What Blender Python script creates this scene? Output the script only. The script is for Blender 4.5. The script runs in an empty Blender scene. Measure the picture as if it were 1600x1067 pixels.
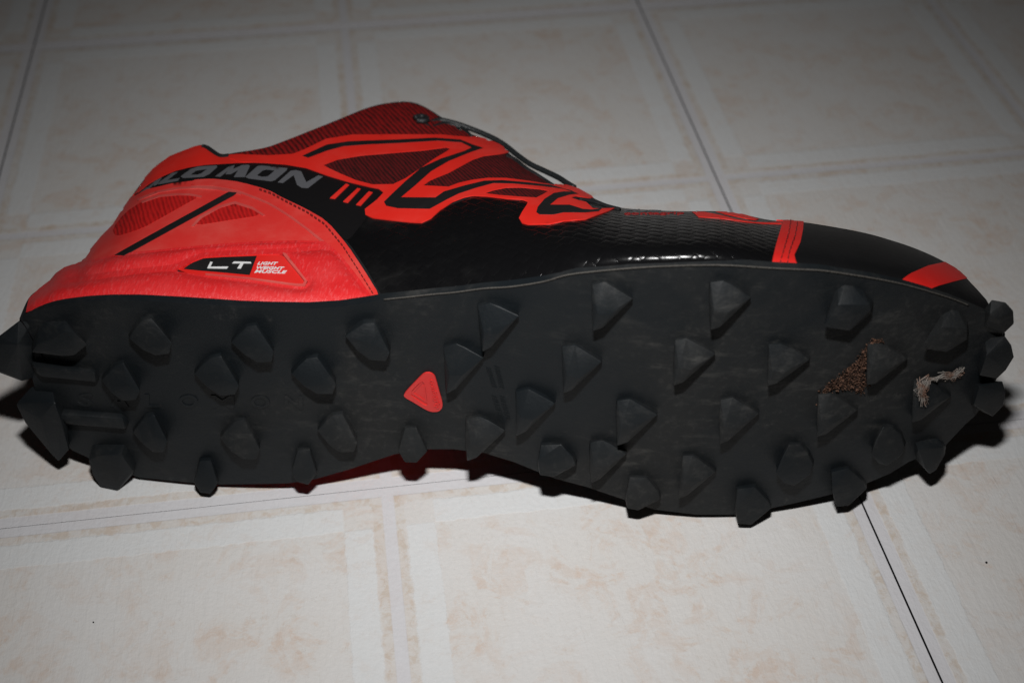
import bpy, bmesh, math, random
from mathutils import Vector, Matrix
from mathutils.bvhtree import BVHTree
from mathutils.geometry import delaunay_2d_cdt
random.seed(7)
S = bpy.context.scene
C = S.collection

# ------------------------------------------------------------------ camera
F, CX, CY = 1930.68, 800.0, 533.5            # focal length and centre in photo pixels (1600 x 1067)
CAM = Vector((.154287, -.265215, .312653))
PITCH, YAW, ROLL = .755419, .147551, .0063
_cp, _sp, _cy, _sy = math.cos(PITCH), math.sin(PITCH), math.cos(YAW), math.sin(YAW)
FWD = Vector((_sy*_cp, _cy*_cp, -_sp))
_r = Vector((_cy, -_sy, 0)); _u = _r.cross(FWD)
RIGHT = math.cos(ROLL)*_r + math.sin(ROLL)*_u
UP = -math.sin(ROLL)*_r + math.cos(ROLL)*_u
ROT = Matrix((RIGHT, UP, -FWD)).transposed().to_4x4()
cam = bpy.data.cameras.new('camera')
cam.sensor_width = 36; cam.lens = F/1600*36
cam.clip_start = .01; cam.clip_end = 50
cam.dof.use_dof = True; cam.dof.focus_distance = .370; cam.dof.aperture_fstop = 11.0
co = bpy.data.objects.new('camera', cam); C.objects.link(co)
co.matrix_world = Matrix.Translation(CAM) @ ROT
S.camera = co

# ------------------------------------------------------------------ light: on-camera flash in a dark room
W = bpy.data.worlds.new('World'); S.world = W; W.use_nodes = True
W.node_tree.nodes['Background'].inputs[0].default_value = (1, .93, .85, 1)
W.node_tree.nodes['Background'].inputs[1].default_value = .005
fl = bpy.data.lights.new('flash', 'AREA')
fl.shape = 'RECTANGLE'; fl.size = .028; fl.size_y = .013; fl.energy = .435; fl.color = (1.0, .991, .980)
fl.spread = math.radians(84)
fo = bpy.data.objects.new('flash', fl); C.objects.link(fo)
fo.matrix_world = Matrix.Translation(CAM + UP*.106 + FWD*.012 - RIGHT*.004) @ ROT @ Matrix.Rotation(math.radians(-1), 4, 'Y') @ Matrix.Rotation(math.radians(-14), 4, 'X')
S.view_settings.view_transform = 'Standard'
S.view_settings.look = 'None'
S.view_settings.exposure = 0
S.view_settings.gamma = 1
S.cycles.max_bounces = 8

# ------------------------------------------------------------------ node helpers
class NT:
    def __init__(s, name, rough=.5, spec=.5):
        s.m = bpy.data.materials.new(name); s.m.use_nodes = True
        s.t = s.m.node_tree; s.b = s.t.nodes['Principled BSDF']
        s.b.inputs['Roughness'].default_value = rough
        s.b.inputs['Specular IOR Level'].default_value = spec
        s.tc = None
    def n(s, k, **kw):
        x = s.t.nodes.new(k)
        for a, v in kw.items(): setattr(x, a, v)
        return x
    def l(s, a, b): s.t.links.new(a, b)
    def put(s, sock, v):
        if hasattr(v, 'is_output'): s.l(v, sock)
        else: sock.default_value = v
    def math(s, op, a, b=0.0, c=None):
        x = s.n('ShaderNodeMath', operation=op); s.put(x.inputs[0], a); s.put(x.inputs[1], b)
        if c is not None: s.put(x.inputs[2], c)
        return x.outputs[0]
    def obj(s):
        if not s.tc: s.tc = s.n('ShaderNodeTexCoord')
        return s.tc.outputs['Object']
    def pos(s): return s.n('ShaderNodeNewGeometry').outputs['Position']
    def sep(s, v):
        x = s.n('ShaderNodeSeparateXYZ'); s.l(v, x.inputs[0]); return x.outputs
    def map(s, v, scale=(1,1,1), rot=(0,0,0)):
        x = s.n('ShaderNodeMapping'); s.l(v, x.inputs[0]); x.inputs['Scale'].default_value = scale
        x.inputs['Rotation'].default_value = rot; return x.outputs[0]
    def noise(s, v, scale, detail=4, rough=.55, dist=0):
        x = s.n('ShaderNodeTexNoise'); s.l(v, x.inputs['Vector'])
        x.inputs['Scale'].default_value = scale; x.inputs['Detail'].default_value = detail
        x.inputs['Roughness'].default_value = rough; x.inputs['Distortion'].default_value = dist
        return x.outputs['Fac']
    def voro(s, v, scale, feature='F1'):
        x = s.n('ShaderNodeTexVoronoi', feature=feature); s.l(v, x.inputs['Vector']); x.inputs['Scale'].default_value = scale
        return x
    def ramp(s, v, a, b, smooth=True):
        x = s.n('ShaderNodeMapRange'); x.interpolation_type = 'SMOOTHSTEP' if smooth else 'LINEAR'
        s.put(x.inputs[0], v); x.inputs[1].default_value = a; x.inputs[2].default_value = b
        return x.outputs[0]
    def mix(s, f, a, b):
        x = s.n('ShaderNodeMix', data_type='RGBA'); s.put(x.inputs[0], f)
        s.put(x.inputs[6], a if hasattr(a, 'is_output') else (*a, 1)); s.put(x.inputs[7], b if hasattr(b, 'is_output') else (*b, 1))
        return x.outputs[2]
    def bump(s, h, strength=.3, dist=.001, prev=None):
        x = s.n('ShaderNodeBump'); x.inputs['Strength'].default_value = strength; x.inputs['Distance'].default_value = dist
        s.l(h, x.inputs['Height'])
        if prev is not None: s.l(prev, x.inputs['Normal'])
        return x.outputs[0]
    def col(s, c): s.put(s.b.inputs['Base Color'], c if hasattr(c, 'is_output') else (*c, 1)); return s
    def nrm(s, v): s.l(v, s.b.inputs['Normal']); return s
    def rgh(s, v): s.put(s.b.inputs['Roughness'], v); return s

def mat_rubber():
    t = NT('outsole_rubber', .6, .26); o = t.obj()
    d = t.ramp(t.noise(o, 19, 5, .62, .8), .40, .70)
    sc = t.ramp(t.noise(t.map(o, (60, 60, 190), (0, .5, 0)), 1.0, 6, .72), .52, .74)
    fine = t.ramp(t.noise(o, 420, 5, .7), .48, .74)
    pt = t.ramp(t.noise(t.map(o, (1, 1, 1), (.4, .3, .8)), 55, 6, .75, 1.0), .56, .74)
    c = t.mix(t.math('MULTIPLY', d, .9), (.0052, .0074, .0092), (.0142, .0148, .0150))
    c = t.mix(t.math('MULTIPLY', t.math('MULTIPLY', sc, d), .85), c, (.052, .051, .048))
    c = t.mix(t.math('MULTIPLY', t.math('MULTIPLY', fine, d), .5), c, (.044, .043, .041))
    c = t.mix(t.math('MULTIPLY', t.math('MULTIPLY', pt, fine), .65), c, (.056, .055, .052))
    t.col(c); t.rgh(t.math('MULTIPLY_ADD', d, .2, .55))
    return t.nrm(t.bump(t.noise(o, 1100, 4), .25, .0004, t.bump(t.noise(o, 120, 3), .3, .0009))).m
def mat_red(name, c=(.66, .020, .013), rough=.42, spec=.45, dust_sheen=.12):
    t = NT(name, rough, spec); o = t.obj()
    d = t.ramp(t.noise(o, 55, 5, .65), .4, .8)
    k = t.mix(t.math('MULTIPLY', d, dust_sheen), c, (.62, .16, .13))  # pale dust tone; the heel counter's stronger mix also paints in coral sheen
    t.col(k); t.rgh(t.math('MULTIPLY_ADD', d, .12, rough))
    return t.nrm(t.bump(t.noise(o, 1400, 3), .12, .0003, t.bump(t.noise(o, 70, 2), .12, .001))).m
def mat_foam():
    t = NT('red_foam', .42, .5); o = t.obj()
    st = t.noise(t.map(o, (1500, 380, 1500), (0, .5, .7)), 1.0, 4, .6)
    d = t.ramp(t.noise(o, 60, 5, .6), .45, .85)
    k = t.mix(t.math('MULTIPLY', d, .22), (.60, .018, .020), (.70, .15, .15))  # pinkish patches: dust tone plus the foam's pale sheen put into the colour
    k = t.mix(t.math('MULTIPLY', t.ramp(st, .50, .75), .22), k, (.75, .22, .23))
    t.col(k)
    return t.nrm(t.bump(st, .45, .0006, t.bump(t.noise(o, 220, 3), .3, .0008))).m
def mat_weave(name, red, black, sp=.0017, ang=-.45, thr=(.35, .62)):
    t = NT(name, .75, .2); o = t.obj()
    m = t.map(o, (1, 1, 0), (0, 0, ang))
    xs = t.sep(m); wob = t.math('MULTIPLY_ADD', t.noise(t.map(m, (260, 90, 1)), 1.0, 3), .0016, -.0008)
    x = t.math('ADD', xs[0], wob)
    w = t.math('SINE', t.math('MULTIPLY', x, 6.283/sp)); w2 = t.math('SINE', t.math('MULTIPLY', xs[1], 6.283/(sp*.6)))
    nz = t.noise(t.map(m, (900, 160, 1)), 1.0, 4, .65)
    h = t.math('ADD', t.math('MULTIPLY_ADD', w, .30, .5), t.math('MULTIPLY', w2, .07))
    f = t.ramp(t.math('ADD', t.math('MULTIPLY', h, .4), t.math('MULTIPLY', nz, .6)), *thr)
    t.col(t.mix(f, red, black))
    return t.nrm(t.bump(t.math('MULTIPLY', h, -1), .7, .0004)).m
def mat_film():
    t = NT('black_twill_film', .28, .42); o = t.obj()
    m0 = t.map(o, (1, 1, 0), (0, 0, .72)); wv = t.n('ShaderNodeVectorMath', operation='ADD'); t.l(m0, wv.inputs[0])
    nz = t.n('ShaderNodeTexNoise'); t.l(o, nz.inputs['Vector']); nz.inputs['Scale'].default_value = 160
    sc_ = t.n('ShaderNodeVectorMath', operation='SCALE'); t.l(nz.outputs['Color'], sc_.inputs[0]); sc_.inputs[3].default_value = .0012
    t.l(sc_.outputs[0], wv.inputs[1]); xs = t.sep(wv.outputs[0])
    row = t.math('FLOOR', t.math('DIVIDE', xs[1], .0034))
    u = t.math('ADD', t.math('DIVIDE', xs[0], .0050), t.math('MULTIPLY', row, .5))
    fu = t.math('FRACT', u); fv = t.math('FRACT', t.math('DIVIDE', xs[1], .0034))
    pu = t.math('MULTIPLY', t.math('MULTIPLY', fu, t.math('SUBTRACT', 1, fu)), 4.0)
    pv_ = t.math('MULTIPLY', t.math('MULTIPLY', fv, t.math('SUBTRACT', 1, fv)), 4.0)
    cmb = t.n('ShaderNodeCombineXYZ'); t.l(t.math('FLOOR', u), cmb.inputs[0]); t.l(row, cmb.inputs[1])
    wn = t.n('ShaderNodeTexWhiteNoise'); t.l(cmb.outputs[0], wn.inputs['Vector'])
    rnd = wn.outputs['Value']
    cell = t.math('MULTIPLY', t.math('POWER', t.math('MULTIPLY', pu, pv_), .35), t.math('MULTIPLY_ADD', rnd, .55, .45))
    cell = t.math('MULTIPLY', cell, t.math('MULTIPLY_ADD', t.noise(o, 110, 3), 1.2, .2))
    d = t.ramp(t.noise(o, 40, 5, .7), .50, .85)
    d2 = t.ramp(t.noise(t.map(o, (140, 420, 300)), 1.0, 5, .7), .56, .85)
    c = t.mix(t.math('MULTIPLY', d, .25), (.0036, .0036, .0040), (.028, .027, .026))
    t.col(t.mix(t.math('MULTIPLY', t.math('MULTIPLY', d2, d), .6), c, (.07, .068, .062)))
    t.rgh(t.math('ADD', t.math('MULTIPLY_ADD', t.noise(o, 900, 2), .16, .16), t.math('MULTIPLY', d, .25)))
    return t.nrm(t.bump(t.noise(o, 1500, 4, .6), .12, .0003, t.bump(cell, .55, .0005))).m
def mat_plain(name, c, rough=.5, spec=.5, nscale=600, bs=.15, vary=0):
    t = NT(name, rough, spec); o = t.obj()
    if vary: t.col(t.mix(t.math('MULTIPLY', t.ramp(t.noise(o, 70, 5, .65), .45, .8), vary), c, tuple(min(1, x*3+.01) for x in c)))
    else: t.col(c)
    return t.nrm(t.bump(t.noise(o, nscale, 4), bs, .0005)).m
def mat_floor():
    t = NT('vinyl_tile', .5, .35)
    ox = t.sep(t.obj()); T = .1524
    def edge(c):
        q = t.math('ABSOLUTE', c)
        return t.math('MINIMUM', t.math('ADD', q, -.0020), t.math('SUBTRACT', T-.0040, q))
    p = t.pos()
    wob = t.math('MULTIPLY_ADD', t.noise(p, 220, 5, .7), .0030, -.0015)
    dx = edge(ox[0]); dy = edge(ox[1])
    mn = t.math('MINIMUM', dx, dy); mx = t.math('MAXIMUM', dx, dy)
    mnw = t.math('ADD', mn, wob)
    grey = t.ramp(mn, .0003, -.0003)
    band = t.math('MULTIPLY', t.ramp(mnw, .0030, .0037), t.ramp(mnw, .0128, .0121))
    notcorner = t.ramp(mx, .0121, .0130)
    band = t.math('MULTIPLY', band, notcorner)
    line = t.math('MULTIPLY', t.ramp(mnw, .0034, .0026), t.ramp(mn, -.0004, .0002))
    p2 = t.n('ShaderNodeVectorMath', operation='ADD'); t.l(p, p2.inputs[0]); p2.inputs[1].default_value = (3.3, 1.7, 0)
    pv = p2.outputs[0]
    m1 = t.ramp(t.noise(pv, 66, 9, .72, .7), .475, .585)
    m2 = t.ramp(t.noise(pv, 210, 6, .72, .6), .46, .62)
    big = t.ramp(t.noise(pv, 19, 4, .6), .38, .62)
    tan = t.math('MULTIPLY', t.math('MULTIPLY', m1, t.math('MULTIPLY_ADD', m2, .55, .45)), t.math('MULTIPLY_ADD', big, .65, .35))
    field = t.mix(t.math('MULTIPLY', big, .5), (.618, .607, .596), (.60, .574, .545))
    field = t.mix(t.math('MULTIPLY', tan, .85), field, (.57, .465, .395))
    vein = t.ramp(t.math('ABSOLUTE', t.math('ADD', t.noise(pv, 75, 7, .7, 1.2), -.5)), .010, .0)
    field = t.mix(t.math('MULTIPLY', t.math('MULTIPLY', vein, m2), .40), field, (.46, .395, .33))
    speck = t.ramp(t.noise(pv, 800, 4, .65), .62, .74)
    field = t.mix(t.math('MULTIPLY', speck, .30), field, (.44, .40, .36))
    wht = t.ramp(t.noise(pv, 330, 5, .7), .58, .72)
    field = t.mix(t.math('MULTIPLY', wht, .35), field, (.68, .68, .67))
    bandc = t.mix(t.math('MULTIPLY', speck, .12), (.63, .64, .645), (.5, .48, .46))
    c = t.mix(t.math('MULTIPLY', band, t.math('MULTIPLY_ADD', m2, -.2, .85)), field, bandc)
    c = t.mix(t.math('MULTIPLY', t.math('MULTIPLY', line, t.math('MULTIPLY_ADD', m2, .7, .15)), .8), c, (.52, .44, .365))
    c = t.mix(t.math('MULTIPLY', grey, .8), c, (.595, .59, .615))
    t.col(c)
    stroke = t.noise(t.map(pv, (520, 110, 1), (0, 0, -.75)), 1.0, 5, .65, .5)
    h = t.math('ADD', t.math('MULTIPLY', stroke, .6), t.math('MULTIPLY', t.noise(pv, 600, 4), .4))
    h2 = t.math('MULTIPLY_ADD', band, .4, t.math('MULTIPLY', grey, -.5))
    t.rgh(t.math('MULTIPLY_ADD', stroke, .3, .35))
    return t.nrm(t.bump(h, .65, .0007, t.bump(h2, .4, .0005))).m

M = dict(
    rubber=mat_rubber(), red=mat_red('red_film'), redhi=mat_red('red_counter', (.62, .030, .026), .40, .55, .30), pale=mat_red('worn_rim', (.50, .055, .05), .5, .5, .5), foam=mat_foam(),
    redtoe=mat_red('red_tape', (.62, .016, .013), .4, .5, .06),
    collar=mat_weave('red_black_mesh', (.22, .006, .006), (.035, .003, .003), .0017, -.5, (.38, .68)),
    darkmesh=mat_weave('dark_mesh', (.10, .005, .006), (.010, .003, .003), .0012, -.5, (.30, .74)),
    redmesh=mat_weave('red_mesh', (.50, .010, .009), (.27, .004, .004), .0013, -.45, (.36, .74)),
    film=mat_film(), cloth=mat_plain('black_lining', (.006, .006, .007), .8, .3, 900, .4),
    band=mat_plain('black_band', (.0045, .004, .0045), .5, .4, 500, .2), stripe=mat_plain('black_print', (.008, .0075, .008), .5, .5, 700, .3, .25),
    toecap=mat_plain('toe_rubber', (.0055, .0055, .006), .42, .4, 500, .25, .12),
    letter=mat_plain('grey_print', (.095, .096, .105), .5, .4), white=mat_plain('white_print', (.62, .62, .62), .5, .4),
    redtext=mat_plain('red_print', (.30, .008, .008), .5, .4),
    badge=mat_red('badge_rubber', (.58, .022, .020), .5, .45, .2), cord=mat_plain('black_cord', (.011, .013, .014), .5, .5, 1500, .6),
    glue=mat_plain('dusty_glue', (.05, .046, .041), .7, .3, 1500, .8, .3), thread=mat_plain('dark_thread', (.15, .012, .012), .7, .3),
    dirt=None, grass=None, tile=mat_floor(), grout=mat_plain('dark_seam', (.006, .006, .0065), .9, .2))

# ------------------------------------------------------------------ pixel -> shoe-frame geometry (cm: x along the shoe, y back into the shoe, z up)
A = Vector((.062599, .010615, 0)); ANG = math.atan2(-.21180867, .97731115)
XL = Vector((math.cos(ANG), math.sin(ANG), 0)); YL = Vector((-math.sin(ANG), math.cos(ANG), 0))
def loc(v): return Vector((v.dot(XL), v.dot(YL), v.z))*100
O = loc(CAM - A)
def ray(x, y): return loc(RIGHT*((x-CX)/F) - UP*((y-CY)/F) + FWD).normalized()
def at_z(x, y, z):
    d = ray(x, y); return O + d*((z-O.z)/d.z)
def at_y(x, y, Y):
    d = ray(x, y); return O + d*((Y-O.y)/d.y)
PROF = [(-4, 1.5), (-2, .88), (0, .55), (3, .34), (6, .32), (9, .66), (11.5, .68), (15, .28), (19, .20), (22.3, .70), (25.8, 1.75), (29, 3.1), (32, 4.8)]
def prof(s):                                   # side profile of the sole: heel bevel, arch, toe spring
    s = max(-3.9, min(31.9, s))
    for i in range(len(PROF)-1):
        if s <= PROF[i+1][0]:
            (xa, a), (xb, b) = PROF[i], PROF[i+1]; h = xb-xa; t = (s-xa)/h
            ma = (b-PROF[i-1][1])/(xb-PROF[i-1][0])*h if i else b-a
            mb = (PROF[i+2][1]-a)/(PROF[i+2][0]-xa)*h if i+2 < len(PROF) else b-a
            return a*(2*t**3-3*t*t+1)+ma*(t**3-2*t*t+t)+b*(3*t*t-2*t**3)+mb*(t**3-t*t)
def at_sole(x, y, h=0.0):
    d = ray(x, y); a, b = 20.0, 60.0
    for _ in range(40):
        k = (a+b)/2; q = O + d*k
        if q.y < prof(q.x)-h: a = k
        else: b = k
    return O + d*((a+b)/2)
def sole_n(s): 
    m = (prof(s+.05)-prof(s-.05))/.1
    return Vector((m, -1, 0)).normalized()
def proj_sole(x, y):
    q = at_sole(x, y); return q, sole_n(q.x)

# ------------------------------------------------------------------ object helpers
def tag(o, **k):
    for a, v in k.items(): o[a] = v
    return o
def mesh_obj(name, verts, faces, mat, parent=None, scale=.01, smooth=True, sharp=None):
    me = bpy.data.meshes.new(name)
    me.from_pydata([Vector(v)*scale for v in verts], [], faces); me.update()
    for m in (mat if isinstance(mat, (list, tuple)) else [mat]): me.materials.append(m)
    bm = bmesh.new(); bm.from_mesh(me); bmesh.ops.recalc_face_normals(bm, faces=bm.faces); bm.to_mesh(me); bm.free()
    if smooth:
        me.shade_smooth()
        if sharp: me.set_sharp_from_angle(angle=math.radians(sharp))
    o = bpy.data.objects.new(name, me); C.objects.link(o)
    if parent: o.parent = parent
    return o
def inpoly(x, y, P):
    r = False; j = len(P)-1
    for i in range(len(P)):
        if (P[i][1] > y) != (P[j][1] > y) and x < (P[j][0]-P[i][0])*(y-P[i][1])/(P[j][1]-P[i][1])+P[i][0]: r = not r
        j = i
    return r
def chaikin(P, n=1, w=.22):
    for _ in range(n):
        Q = []
        for i in range(len(P)):
            a, b = P[i], P[(i+1) % len(P)]
            Q += [(a[0]*(1-w)+b[0]*w, a[1]*(1-w)+b[1]*w), (a[0]*w+b[0]*(1-w), a[1]*w+b[1]*(1-w))]
        P = Q
    return P
def dens(P, st):
    Q = []
    for i in range(len(P)):
        a, b = P[i], P[(i+1) % len(P)]
        n = max(1, int(math.hypot(b[0]-a[0], b[1]-a[1])/st+.5))
        for k in range(n): Q.append((a[0]+(b[0]-a[0])*k/n, a[1]+(b[1]-a[1])*k/n))
    return Q
def triangulate(P, holes=(), step=6, st=4):
    loops = [dens(P, st)] + [dens(h, st) for h in holes]
    V, E = [], []
    for L in loops:
        b = len(V); V += L; E += [(b+i, b+(i+1) % len(L)) for i in range(len(L))]
    B = list(V)
    x0, x1 = min(v[0] for v in P), max(v[0] for v in P); y0, y1 = min(v[1] for v in P), max(v[1] for v in P)
    cells = {}
    for v in B: cells.setdefault((int(v[0]//step), int(v[1]//step)), []).append(v)
    yy = y0; r = 0
    while yy < y1:
        xx = x0 + (step/2 if r % 2 else 0)
        while xx < x1:
            if inpoly(xx, yy, P) and not any(inpoly(xx, yy, h) for h in holes):
                cx, cy = int(xx//step), int(yy//step)
                if not any(math.hypot(v[0]-xx, v[1]-yy) < step*.45 for i in (-1, 0, 1) for j in (-1, 0, 1) for v in cells.get((cx+i, cy+j), [])):
                    V.append((xx, yy))
            xx += step
        yy += step*.87; r += 1
    vo, eo, fo_, _, _, _ = delaunay_2d_cdt([Vector(v) for v in V], E, [], 0, 1e-5)
    fs = []
    for f in fo_:
        cx = sum(vo[i][0] for i in f)/3; cy = sum(vo[i][1] for i in f)/3
        if inpoly(cx, cy, P) and not any(inpoly(cx, cy, h) for h in holes): fs.append(tuple(f))
    return [tuple(v) for v in vo], fs
def edged(x, y, loops):
    m = 1e9
    for L in loops:
        for i in range(len(L)):
            a, b = L[i], L[(i+1) % len(L)]; dx, dy = b[0]-a[0], b[1]-a[1]; q = dx*dx+dy*dy
            k = 0 if q == 0 else max(0, min(1, ((x-a[0])*dx+(y-a[1])*dy)/q))
            m = min(m, (x-a[0]-k*dx)**2+(y-a[1]-k*dy)**2)
    return math.sqrt(m)
def shell(name, v2, fs, proj, off, thick, mat, parent, smooth=True, dome=None):
    """thin solid lying on a surface: top at off, bottom at off-thick (cm along the surface normal)"""
    used = sorted({i for f in fs for i in f}); mp = {u: k for k, u in enumerate(used)}
    top, bot = [], []
    for u in used:
        p, n = proj(*v2[u]); k = max(.25, abs(n.dot((O-p).normalized())))**.7
        o2 = off
        if dome: o2 = off-dome[0]*math.exp(-(edged(*v2[u], dome[2])/dome[1])**1.5)
        top.append(p+n*o2*k); bot.append(p+n*(off-thick)*k)
    n = len(used)
    fs = [tuple(mp[i] for i in f) for f in fs]
    cnt = {}
    for f in fs:
        for i in range(len(f)):
            a, b = f[i], f[(i+1) % len(f)]
            cnt.setdefault((min(a, b), max(a, b)), []).append((a, b))
    F_ = list(fs) + [tuple(n+i for i in reversed(f)) for f in fs]
    for k, e in cnt.items():
        if len(e) == 1: a, b = e[0]; F_.append((b, a, n+a, n+b))
    return mesh_obj(name, top+bot, F_, mat, parent, smooth=smooth, sharp=50)
def patch(name, P, mat, parent, off, thick=.05, holes=(), proj=None, smooth=0, step=6, dome=None):
    if smooth: P = chaikin(P, smooth); holes = [chaikin(h, smooth) for h in holes]
    v, f = triangulate(P, holes, step)
    return shell(name, v, f, proj or proj_up, off, thick, mat, parent, dome=(*dome, [P, *holes]) if dome else None)

# ------------------------------------------------------------------ floor
floor = mesh_obj('floor', [(-2.6, -2.6, -.0034), (3, -2.6, -.0034), (3, 4.2, -.0034), (-2.6, 4.2, -.0034)], [(0, 1, 2, 3)], M['grout'], None, 1, False)
tag(floor, kind='structure')
def tile_mesh():
    bm = bmesh.new(); T = .1524; ex, ey = T-.00030, T-.00008
    bmesh.ops.create_cube(bm, size=1)
    for v in bm.verts: v.co = Vector((v.co.x*2*ex, v.co.y*2*ey, -.0016+v.co.z*.0032))
    top = [e for e in bm.edges if all(v.co.z > -.0005 for v in e.verts)]
    bmesh.ops.bevel(bm, geom=top, offset=.00012, segments=1, affect='EDGES', profile=.5)
    me = bpy.data.meshes.new('floor_tile'); bm.to_mesh(me); bm.free(); me.materials.append(M['tile']); me.materials.append(M['grout'])
    for p in me.polygons: p.material_index = 0 if p.normal.z > .4 else 1
    return me
tm = tile_mesh()
for i in range(-4, 5):
    for j in range(-3, 7):
        o = bpy.data.objects.new('floor_tile', tm); C.objects.link(o); o.parent = floor
        o.location = ((2*i+1)*.1524, (2*j+1)*.1524, 0)
def crumb(x, y, r, label):
    d = RIGHT*((x-CX)/F) - UP*((y-CY)/F) + FWD; p = CAM + d*(-CAM.z/d.z)
    bm = bmesh.new(); bmesh.ops.create_icosphere(bm, subdivisions=2, radius=r)
    for v in bm.verts: v.co *= .7+.5*random.random(); v.co.z = max(v.co.z*.7, -r*.5)
    me = bpy.data.meshes.new('crumb'); bm.to_mesh(me); bm.free(); me.materials.append(M['grout'])
    o = bpy.data.objects.new('crumb', me); C.objects.link(o); o.location = (p.x, p.y, r*.5)
    tag(o, label=label, category='crumb')
crumb(1541, 879, .00042, 'tiny dark crumb on the pale tile at the right, clear of the seam')
crumb(146, 972, .00026, 'tiny dark crumb on the pale tile at the lower left')

# ------------------------------------------------------------------ the shoe
shoe = bpy.data.objects.new('trail_shoe', None); C.objects.link(shoe)
shoe.location = A + Vector((0, 0, .0004)); shoe.rotation_euler = (0, 0, ANG); shoe.empty_display_size = .02
tag(shoe, label='red and black trail shoe lying on its side with its studded sole facing out', category='shoe')

# upper body: columns from the sole edge (E) over the upward-facing flank to the ridge (R), then down the hidden flank
COL = [  # E px, R px, z of ridge, bulge
 ((31,502),(31,499),7.0,0),((40,496),(45,468),6.3,.1),((55,489),(63,452),6.1,.15),((68,484),(80,440),5.9,.15),((82,480),(89,429),5.9,.15),((98,477),(102,420),6.0,.15),((115,475),(128,411),6.1,.15),
 ((132,473),(150,381),6.2,.15),((148,472),(177,352),6.3,.15),((170,471),(210,303),6.4,.15),((190,471),(240,265),6.6,.15),((210,471),(268,245),6.75,.15),
 ((232,472),(290,236),6.9,.15),((250,473),(306,230),7.0,.15),((268,474),(318,228.5),7.05,.15),((285,475),(331,236),7.1,.15),((300,476),(346,243),7.15,.15),((330,478),(370,240),7.2,.15),((370,481),(420,231),7.15,.15),((420,483),(480,208),7.0,.15),
 ((480,484),(530,188),6.8,.15),((530,481),(575,170),6.6,.15),((570,475),(608,162.5),6.5,.2),((600,470),(640,161),6.4,.25),((640,466),(664,169),6.4,.3),
 ((675,462),(690,185),6.5,.35),((710,459),(718,204),6.6,.38),((755,453),(752,217),6.7,.4),((790,450),(783,230),6.8,.4),((815,447),(800,245),6.9,.4),((850,442),(835,270),7.0,.4),((875,437),(860,288),7.1,.4),((900,430),(890,292),7.2,.4),
 ((920,428),(912,302),7.25,.4),((944,425),(935,315),7.35,.4),((980,421),(968,326),7.5,.4),((1022,419),(1015,330),7.6,.4),((1070,417),(1065,332),7.6,.4),((1121,416),(1118,332),7.6,.4),((1160,418),(1160,337),7.6,.35),
 ((1203,421),(1205,346),7.6,.3),((1245,423),(1250,348.5),7.5,.25),((1285,425),(1300,356),7.4,.2),((1330,432),(1350,365.5),7.2,.2),((1370,438),(1390,376.5),7.0,.2),((1410,446),(1430,390),6.8,.2),((1450,457),(1470,408),6.7,.15),
 ((1488,469),(1502,429),6.7,.12),((1515,480),(1524,452),6.9,.08),((1535,488),(1540,470),7.1,.04),((1548,494),(1551,488),7.3,0)]
def cr(p0, p1, p2, p3, t): return .5*((2*p1)+(p2-p0)*t+(2*p0-5*p1+4*p2-p3)*t*t+(3*p1-p0-3*p2+p3)*t**3)
flat = [(c[0][0], c[0][1], c[1][0], c[1][1], c[2], c[3]) for c in COL]
cols = []
for i in range(len(flat)-1):
    P4 = [flat[max(0, min(len(flat)-1, i+k))] for k in (-1, 0, 1, 2)]
    for k in range(5): cols.append([cr(*[p[j] for p in P4], k/5) for j in range(6)] + [i+k/5])
cols.append(list(flat[-1]) + [len(flat)-1])
LOW = [(54,605),(62,640),(86,682),(114,705),(138,716),(217,747),(295,755),(341,758),(420,757),(452,756),(495,749),(544,735),(583,722),(616,711),(665,703),(708,703),(757,709),(803,723),(835,736),(868,749),(917,762),(970,780),(1022,797),(1088,805),(1147,805),(1196,797),(1242,787),(1296,774),(1347,759),(1390,741),(1419,723),(1450,710),(1477,697),(1508,664),(1524,650),(1545,620),(1557,592),(1566,560),(1570,523)]
lowpts = sorted([(at_sole(*q).x, at_sole(*q).z) for q in LOW[:34]])
def zlow(s):
    if s <= lowpts[0][0]: return lowpts[0][1]
    for (a, za), (b, zb) in zip(lowpts, lowpts[1:]):
        if s <= b: return za+(zb-za)*(s-a)/max(1e-6, b-a)
    return lowpts[-1][1]
NT_, NB = 30, 14
grid = []
for ex, ey, rx, ry, zr, bu, idx in cols:
    zr += .35*max(0, min(1, (ex-900)/200))
    e = at_sole(ex, ey, -.22); row = []
    bu += .30*math.exp(-((ex-1010)/150)**4)
    for k in range(NT_+1):
        t = k/NT_; t = t**1.15
        x, y = ex+(rx-ex)*t, ey+(ry-ey)*t
        g = 1-(1-t**1.7)**.72
        b = bu*(1-(1-min(1, t/.48))**2)
        row.append(at_z(x, y, e.z+b-(e.z+bu-zr)*g))
    r = row[-1]; s = e.x; zl = zlow(s)+.1
    lb = Vector((max(s, .9) if s < 5 else min(s, 25.2), prof(s)+.32, min(zl+.25, r.z-.3)))
    op = 13.5 <= idx <= 20.5                    # foot opening
    c1 = Vector((r.x+(.5 if idx < 4 else 0), r.y+.1, r.z-.35*(r.z-lb.z))); c2 = Vector(((r.x+2*s)/3, lb.y+.45*(r.y-lb.y), max(.3, zl-.05)))
    a0 = r
    for k in range(1, NB+1):
        t = k/NB
        row.append(a0*(1-t)**3+c1*3*t*(1-t)**2+c2*3*t*t*(1-t)+lb*t**3)
    grid.append((row, op, idx))
V, Fc, mi = [], [], []
nr = NT_+NB+1
for row, _, _ in grid: V += row
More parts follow.
